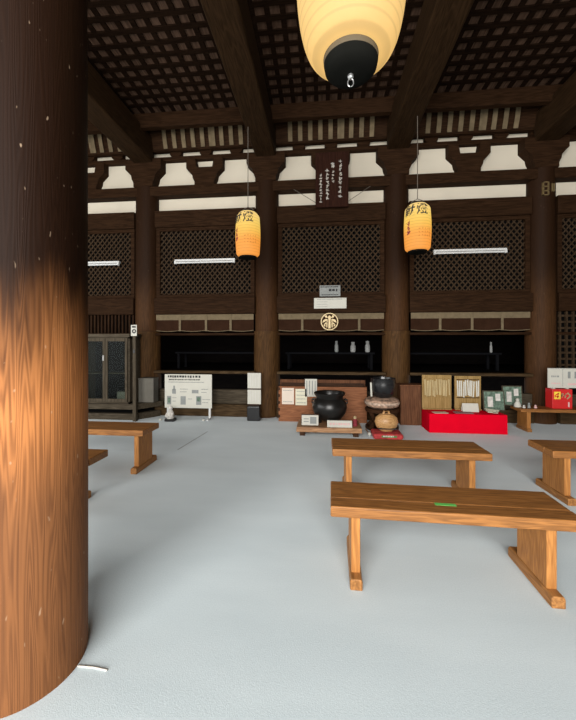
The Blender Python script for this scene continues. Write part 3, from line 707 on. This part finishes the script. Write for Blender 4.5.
def rack(px0, px1, pyt, lab, sm, n, Y):
    xa, xb = XY(px0, Y), XY(px1, Y); ztop = ZY((px0+px1)/2, pyt, Y)
    t = thing('slip_rack', lab, 'rack', ((xa+xb)/2, Y, zt)); w, h = (xb-xa)/2-.01, ztop-zt
    MB().box(-w, w, 0, .02, 0, h).box(-w, w, -.03, 0, 0, .02).build('board', 'tan', t)
    m = MB(); rng = random.Random(n)
    for f in (.35, .88): MB().box(-w*.86, w*.86, -.012, 0, h*f, h*(f+.022)).build('string_rail', 'boxdark' if sm == 'white' else 'tan', t)
    for k in range(n):
        x = -w*.8+1.6*w*k/(n-1)+rng.uniform(-.006, .006); l = rng.uniform(-.02, .02); tl = rng.uniform(-.012, .012)
        s = MB().bar((x, h*.86+l), (x+tl, h*.40+l), .022, (-.010-.003*(k % 2), -.006-.003*(k % 2))); s.build('paper_slip', sm, t)
rack(421.5, 452, 375, 'pale wooden rack hung with buff paper slips behind the red table, left one', plain('buff_slip', (.42, .32, .16), .8), 13, 6.0)
rack(454, 481.5, 376, 'pale wooden rack hung with white paper slips behind the red table, right one', 'white', 11, 6.0)
x0, zb = pY(462, 409.5, 5.86); x1, _ = pY(478, 409, 5.86)
t = thing('card', 'blank white folded card standing on the red table before the right slip rack', 'card', ((x0+x1)/2, 5.86, zt)); w = (x1-x0)/2
m = MB(); m.add([(-w, -.04, 0), (w, -.04, 0), (w, 0, .135), (-w, 0, .135), (-w, .04, 0), (w, .04, 0), (-w, -.036, 0), (w, -.036, 0), (-w, .036, 0), (w, .036, 0), (-w, 0, .125), (w, 0, .125)], [(0,1,2,3), (3,2,5,4), (6,10,11,7), (8,9,11,10), (0,6,7,1), (4,5,9,8), (0,3,10,6), (3,4,8,10), (1,7,11,2), (2,11,9,5)]); m.build('card', 'white', t)
def flat(xc, yc, w, d, mat, lab, cat, rz=0, th=.006, name='paper_sheet'):
    o = MB().cb(0, 0, th/2, w, d, th).build(name, mat); o.location = (xc, yc, zt); o.rotation_euler.z = rz; return tag(o, lab, cat)
flat(1.90, 5.72, .22, .12, plain('cream_leaflet', (.66, .55, .42), .8), 'cream leaflet lying at the left front of the red table', 'leaflet', .1)
flat(2.27, 5.75, .28, .15, plain('mauve_leaflet', (.30, .14, .15), .8), 'dark mauve leaflet lying at the middle of the red table', 'leaflet', -.1)
t = thing('paper_bundle', 'crumpled pile of pale folded papers at the right end of the red table', 'papers', (2.74, 5.78, zt))
rng = random.Random(6)
for k in range(7):
    m = MB(); m.T = Matrix.Translation((rng.uniform(-.05, .05), rng.uniform(-.03, .03), .008+k*.008)) @ Matrix.Rotation(rng.uniform(0, 3), 4, 'Z') @ Matrix.Rotation(rng.uniform(-.06, .06), 4, 'X'); m.cb(0, 0, 0, .13, .07, .006); m.build('folded_paper', plain('pale_slip', (.62, .62, .48), .8), t)
def photo(px0, px1, pyt, Y, zb, lab, edge, mat, lean=-.12):
    xa, xb = XY(px0, Y), XY(px1, Y); h = ZY((px0+px1)/2, pyt, Y)-zb
    t = thing('picture_frame', lab, 'picture', ((xa+xb)/2, Y, zb)); w = (xb-xa)/2; T = Matrix.Translation((0, 0, .003)) @ Matrix.Rotation(lean, 4, 'X')
    m = MB(); m.T = T; m.box(-w, w, -.01, .012, 0, h).build('frame', edge, t); m = MB(); m.T = T; m.box(-w+.015, w-.015, -.013, -.01, .02, h-.015).build('photo', mat, t)
    m = MB(); m.T = T; m.box(-w*.6, -w*.1, -.015, -.013, h*.2, h*.7).box(w*.15, w*.6, -.015, -.013, h*.5, h*.85); m.build('print', 'stone', t)
    m = MB().box(-.02, .02, .0, .10, 0, .012); m.build('easel', 'boxdark', t)
photo(483.5, 505, 391, 5.93, zt, 'framed grey-green picture at the right end of the red table', 'greywoodz', 'greenprint')

# shelf bench at the right
bz = .37
t = thing('wooden_bench', 'low wooden wall bench at right carrying the red donation box', 'bench', (4.12, 5.98, 0))
MB().box(-.93, .93, -.16, .16, bz-.05, bz).build('plank', 'bench_top', t, bevel=.006)
for s in (-1, 1):
    g = MB().box(s*.80-.03, s*.80+.03, -.14, .14, .05, bz-.05).build('leg', 'bench_leg', t, bevel=.004)
    MB().box(s*.80-.035, s*.80+.035, -.16, .16, 0, .05).build('foot', 'bench_foot', g, bevel=.004)
bz += .0015
photo(502.5, 522.5, 386, 6.08, bz, 'framed green picture on the left end of the wall bench', 'greywoodz', 'greenprint', -.08)
def place(px, Y, z): return (XY(px, Y), Y, z)
t = thing('figurine', 'white figurine at the left end of the wall bench, before the green picture', 'figurine', place(517.5, 5.97, bz))
MB().lathe([(.04, 0), (.055, .01), (.05, .05), (.03, .09), (.025, .10)], 18).build('body', 'white', t); MB().lathe([(0, .095), (.024, .105), (.028, .125), (.018, .145), (0, .15)], 16).build('head', 'white', t)
for px, h, mat, lab in ((524, .05, 'stone', 'tiny grey figurine on the wall bench next to the white figurine'), (529, .09, 'gray', 'slim dark grey figurine on the wall bench, middle of the tiny ones'), (535.5, .055, 'pinkprint', 'tiny pinkish figurine on the wall bench, nearest the red donation box')):
    t = thing('figurine', lab, 'figurine', place(px, 5.92, bz))
    MB().lathe([(.02, 0), (.026, .006), (.016, h*.5), (.02, h*.65)], 14).build('body', mat, t); MB().lathe([(0, h*.6), (.016, h*.7), (.014, h*.9), (0, h)], 14).build('head', mat, t)
xa, xb = XY(552.5, 5.90), XY(572.5, 5.90)
t = thing('donation_box', 'bright red donation box with yellow label on the wall bench at right', 'box', ((xa+xb)/2, 5.98, bz)); w = (xb-xa)/2
MB().box(-w, w, -.08, .10, 0, .315).build('body', 'redbox', t, bevel=.006); MB().box(-w*.85, -w*.20, -.084, -.08, .155, .275).build('label', 'yellow', t)
m = MB(); rng = random.Random(9)
for k in range(2): strokes(m, w*(.02+.25*k), .215, .07, -.083, -.08, rng, 4)
m.bar((w*.50, .26), (w*.80, .21), .02, (-.083, -.08)).bar((w*.80, .21), (w*.45, .16), .02, (-.083, -.08)); m.build('lettering', 'gold', t)
m = MB(); strokes(m, -w*.52, .215, .09, -.087, -.084, rng, 4); m.build('label_lettering', 'redbox', t)
m = MB().box(w*.55, w*.7, -.083, -.08, .03, .11).box(-w*.85, -w*.4, -.02, .02, .315, .318); m.build('coin_slot', 'pinkprint', t)
t = thing('sign', 'white printed sign standing on top of the red donation box', 'sign', ((xa+xb)/2+.09, 5.97, bz+.3165)); 
MB().box(-.27, .27, -.01, .01, .012, .335).build('panel', 'white', t, bevel=.003)
for s in (-.19, .02): MB().box(s-.012, s+.012, -.03, .03, 0, .014).build('foot', 'white', t)
m = MB().box(-.265, .265, -.0115, -.01, .325, .33).box(-.05, -.045, -.0115, -.01, .04, .32); lines(m, -.22, -.08, .2, .03, -.0115, -.01, rng); m.box(.03, .07, -.0115, -.01, .17, .28).box(.13, .18, -.0115, -.01, .17, .28); m.build('print', 'gray', t)
m = MB(); lines(m, -.22, -.08, .085, .025, -.0115, -.01, rng); m.box(.03, .20, -.0115, -.01, .06, .09); m.build('red_print', 'pinkprint', t)

# ------------------------------------------------------------------ information board, statue, stones, notice stand
Yi = 6.2; xa, zb = pY(165, 407.5, Yi); xb, zt2 = pY(212, 374.5, Yi)
t = thing('information_board', 'white printed information board on legs before the wall, left of centre', 'sign', ((xa+xb)/2, Yi, 0)); w = (xb-xa)/2
MB().box(-w, w, -.012, .012, zb, zt2).build('panel', 'white', t, bevel=.003)
for s in (-1, 1): MB().box(s*(w-.05)-.018, s*(w-.05)+.018, .012, .04, .0, zt2-.02).build('leg', 'enamel', t)
for s in (-1, 1): MB().box(s*(w-.05)-.018, s*(w-.05)+.018, -.12, .15, .0, .02).build('foot', 'enamel', t)
m = MB(); rng = random.Random(31); h = zt2-zb; P = lambda u, v: (-w+2*w*u, zb+h*v)
lines(m, -w*.86, w*.52, zb+h*.93, .045, -.0145, -.012, rng); lines(m, -w*.82, w*.5, zb+h*.84, .025, -.0145, -.012, rng); m.build('heading', 'ink', t)
m = MB(); lines(m, -w*.85, w*.7, zb+h*.765, .016, -.0145, -.012, rng)
for (u0, u1, v) in ((.33, .5, .56), (.33, .48, .48), (.78, .92, .56), (.78, .9, .47), (.17, .25, .30), (.17, .24, .2), (.5, .58, .27), (.8, .97, .26), (.8, .93, .17)): lines(m, P(u0, 0)[0], P(u1, 0)[0], zb+h*v, .014, -.0145, -.012, rng)
m.build('small_print', 'gray', t)
m = MB()
for u0, u1, v0, v1 in ((.16, .24, .42, .56), (.185, .22, .54, .66), (.58, .72, .44, .54), (.05, .14, .10, .35), (.34, .45, .10, .35), (.67, .78, .10, .36)): MB().box(P(u0, 0)[0], P(u1, 0)[0], -.0145, -.012, zb+h*v0, zb+h*v1).build('printed_picture', 'gray', t)
m = MB()
for u0, u1, v0, v1 in ((.07, .12, .15, .3), (.69, .76, .2, .33)): MB().box(P(u0, 0)[0], P(u1, 0)[0], -.017, -.0145, zb+h*v0, zb+h*v1).build('green_printed_picture', 'greenprint', t)
t = thing('statuette', 'small seated pale stone statuette on a black base at the foot of the information board', 'statue', (XY(170.5, 6.0), 6.0, 0))
MB().box(-.09, .09, -.07, .07, 0, .05).build('base', 'iron', t, bevel=.01)
MB().lathe([(.062, .05), (.072, .08), (.06, .14), (.045, .18), (.03, .205)], 20).build('body', 'stone', t); MB().lathe([(0, .195), (.032, .21), (.042, .24), (.03, .272), (0, .285)], 18).build('head', 'stone', t)
m = MB().tube([(-.05, -.03, .15), (-.065, -.06, .10), (-.01, -.075, .09)], [.02, .018, .015], 8).tube([(.05, -.03, .15), (.065, -.06, .10), (.01, -.075, .09)], [.02, .018, .015], 8); m.build('arms', 'stone', t)
for px, py, lab in ((160.5, 420.5, 'white pebble on the carpet left of the statuette'), (203.5, 421, 'white pebble on the carpet under the right end of the information board')):
    f = CAMH*F/(py-HZ); c = (px-CX)/F; o = MB().lathe([(0, 0), (.022, .004), (.028, .018), (.018, .032), (0, .036)], 14, sy=.8).build('pebble', 'white'); o.location = ((c*CS-SN)*f, (c*SN+CS)*f, 0); tag(o, lab, 'stone')
xa, xb = XY(246.5, 6.12), XY(260, 6.12); 
t = thing('notice_stand', 'narrow black stand with two white papers before the second pillar', 'stand', ((xa+xb)/2, 6.22, 0)); w = (xb-xa)/2
MB().box(-w+.005, w-.005, -.10, .10, 0, .275).build('base', 'lacquer', t, bevel=.02); MB().box(-w+.02, w-.02, .0, .02, .27, .88).build('back_panel', 'boxdark', t)
for z0, z1 in ((.30, .565), (.59, .875)):
    p = MB().box(-w, w, -.012, 0, z0, z1).build('paper', 'white', t)
    m = MB()
    for k in range(4): m.box(-w*.6+k*w*.4-.006, -w*.6+k*w*.4+.006, -.014, -.012, z0+.04, z1-.03)
    m.build('lettering', plain('faint_print', (.58, .56, .52), .8), p)

# ------------------------------------------------------------------ glazed cabinet on its platform at left
t = thing('platform', 'low grey wooden platform under the glazed cabinet at left', 'platform', (-4.2, 6.1, 0))
m = MB(); m.plan([(-1.3, -.15), (.78, -.15), (1.10, .30), (-1.3, .30)], .20, .30); m.build('deck', 'greywood', t, bevel=.005)
m = MB(); m.plan([(-1.3, -.12), (.75, -.12), (1.05, .29), (-1.3, .29)], 0.0, .115); m.build('plinth', 'greywood', t, bevel=.005)
m = MB(); m.plan([(-1.3, -.02), (.68, -.02), (.92, .27), (-1.3, .27)], .115, .20); m.build('recess', 'black', t)
t = thing('glazed_cabinet', 'grey wooden cabinet with two glazed doors at left, on a low platform', 'cabinet', (-4.03, 6.14, .302))
W, Hc = .47, 1.24
m = MB().box(-W, W, .20, .23, 0, Hc).box(-W, -W+.03, -.14, .20, 0, Hc).box(W-.03, W, -.14, .20, 0, Hc).box(-W, W, -.14, .20, 0, .03).box(-W, W, -.14, .20, Hc-.03, Hc); m.build('carcass', 'greywood', t)
MB().box(-W+.03, W-.03, .185, .199, .03, Hc-.03).build('lining', 'black', t)
MB().box(-W-.02, W+.02, -.18, .24, Hc, Hc+.06).build('cornice', 'greywood', t, bevel=.006)
for x0, x1, dx in ((-W+.03, 0, .42), (0, W-.03, .05)):
    d = MB().box(x0+.003, x0+.05, -.165, -.14, .03, Hc-.02).box(x1-.05, x1-.003, -.165, -.14, .03, Hc-.02).box(x0+.05, x1-.05, -.165, -.14, .03, .09).box(x0+.05, x1-.05, -.165, -.14, Hc-.08, Hc-.02).build('door', 'greywoodz', t, bevel=.003)
    MB().box(x0+.05, x1-.05, -.155, -.150, .09, Hc-.08).build('glass', 'glass', d)
    if x0 < 0: MB().box(x1-.035, x1-.02, -.185, -.165, .80, .90).build('handle', 'enamel', d)
MB().box(-W+.03, W-.03, -.10, .2, .55, .565).build('shelf', 'greywood', t)
for dx, w_, h_, lab in ((.26, .16, .18, 'small grey box inside the glazed cabinet, behind the right door'),):
    o = MB().box(-w_/2, w_/2, -.06, .06, 0, h_).build('carton', 'greybox', bevel=.005); o.location = (-4.03+dx, 6.12, .333); tag(o, lab, 'box')
t = thing('sign_post', 'grey wooden post with small black and white plate, right of the glazed cabinet', 'post', (-3.40, 5.905, 0))
MB().box(-.03, .03, -.03, .03, 0, 1.64).build('post', 'greywoodz', t, bevel=.004)
q = MB().box(-.055, .055, -.04, -.028, 1.56, 1.76).build('plate', 'white', t)
m = MB().ring(.005, 1.645, .018, .040, -.043, -.040, 20).box(-.035, .04, -.043, -.04, 1.71, 1.74); m.build('mark', 'ink', q)
MB().box(-.018, .018, -.04, -.03, 1.25, 1.31).build('latch', 'iron', t)
xa, xb = -3.47, -3.2
t = thing('storage_box', 'plain grey box on the low platform between sign post and pillar', 'box', (-3.33, 6.26, .302)); MB().box(-.15, .15, -.10, .10, 0, .43).build('body', 'greybox', t, bevel=.006); MB().box(-.155, .155, -.105, .105, .43, .46).build('lid', 'greybox', t, bevel=.006)

# ------------------------------------------------------------------ benches on the carpet
def make_bench(label, loc, n=1):
    t = thing('bench', label, 'bench', loc, 0, 'plank benches on the carpet'); L2, SH = .69, .478
    MB().box(-L2, L2, -.19, -.068, SH-.065, SH).build('plank', 'bench_top', t, bevel=.008)
    MB().box(-L2, L2, -.062, .19, SH-.065, SH-.002).build('plank', 'bench_top', t, bevel=.008)
    for s in (-1, 1):
        x = s*.54
        g = MB().box(x-.027, x+.027, -.145, .165, .065, SH-.065).build('leg', 'bench_leg', t, bevel=.005)
        MB().prism([(0, 0)]*0 or [(x-.036, 0), (x+.036, 0), (x+.036, .05), (x+.028, .066), (x-.028, .066), (x-.036, .05)], -.205, .26).build('foot', 'bench_foot', g, bevel=.006)
    return t
b0 = make_bench('nearest plank bench at right, with a green tape mark on its seat', (.745, 2.20, 0))
b0.rotation_euler.z = math.radians(-1.5)
tp = MB().box(-.06, .06, -.014, .014, 0, .0015).build('tape_mark', 'greentape', b0); tp.location = (-.01, -.085, .4785); tp['label'] = 'strip of green tape on the seat'
def bench_copy(loc, label):
    r = b0.copy(); C.objects.link(r); r.location = loc; r.rotation_euler.z = 0; r['label'] = label
    for ch in b0.children:
        if ch.name.startswith('tape'): continue
        c = ch.copy(); C.objects.link(c); c.parent = r
        for g in ch.children:
            d = g.copy(); C.objects.link(d); d.parent = c
    return r
bench_copy((.785, 3.30, 0), 'second plank bench, directly behind the nearest one with green tape')
bench_copy((2.74, 3.44, 0), 'plank bench cut off by the right edge, before the wall bench')
b5 = bench_copy((-2.645, 3.74, 0), 'plank bench before the glazed cabinet, right end and leg clear of the great pillar')
b6 = bench_copy((-2.62, 2.72, 0), 'plank bench mostly hidden by the great pillar, only its seat tip showing')
for c in b5.children:
    if c.name.startswith('leg') and c.data.vertices[0].co.x > 0: c.location.x = .05
for c in b6.children:
    if c.name.startswith('leg') and c.data.vertices[0].co.x > 0: c.location.x = -.10
# thin strip on the carpet beside the great pillar
o = MB().tube([(-1.085, 1.417, .0035), (-1.01, 1.418, .0035), (-.942, 1.411, .0035)], .0035, 6).build('wire', 'chalk'); tag(o, 'short thin pale wire on the carpet at the foot of the great front pillar', 'wire')

# ------------------------------------------------------------------ light: daylight through the open front, lanterns
w = bpy.data.worlds.new('sky'); bpy.context.scene.world = w; w.use_nodes = True
nt = w.node_tree; bg = nt.nodes['Background']
bg.inputs['Color'].default_value = (.86, .94, 1, 1); bg.inputs['Strength'].default_value = 1.0
def area(name, loc, rot, sx, sy, e, col):
    l = bpy.data.lights.new(name, 'AREA'); l.shape = 'RECTANGLE'; l.size = sx; l.size_y = sy; l.energy = e; l.color = col
    o = bpy.data.objects.new(name, l); C.objects.link(o); o.location = loc; o.rotation_euler = rot; return o
area('daylight_front_opening', (-.9, YF+.05, 2.6), (PI/2, 0, 0), 6.6, 4.9, 1320, (1.0, .975, .94))
area('daylight_side_opening', (XL+.05, .1, 1.85), (PI/2, 0, -PI/2), 8.6, 3.4, 270, (1.0, .98, .95))
# ------------------------------------------------------------------ camera
cd = bpy.data.cameras.new('camera'); cam = bpy.data.objects.new('camera', cd); C.objects.link(cam)
cd.sensor_fit = 'HORIZONTAL'; cd.sensor_width = 36; cd.lens = F/576*36; cd.shift_y = -(360-HZ)/576
cd.clip_start = .05
cam.location = (0, 0, CAMH); cam.rotation_euler = (PI/2, 0, YAW)
sc = bpy.context.scene; sc.camera = cam
sc.view_settings.view_transform = 'Standard'; sc.view_settings.look = 'None'; sc.view_settings.gamma = 1; sc.view_settings.exposure = 0.0
sc.view_settings.use_curve_mapping = False
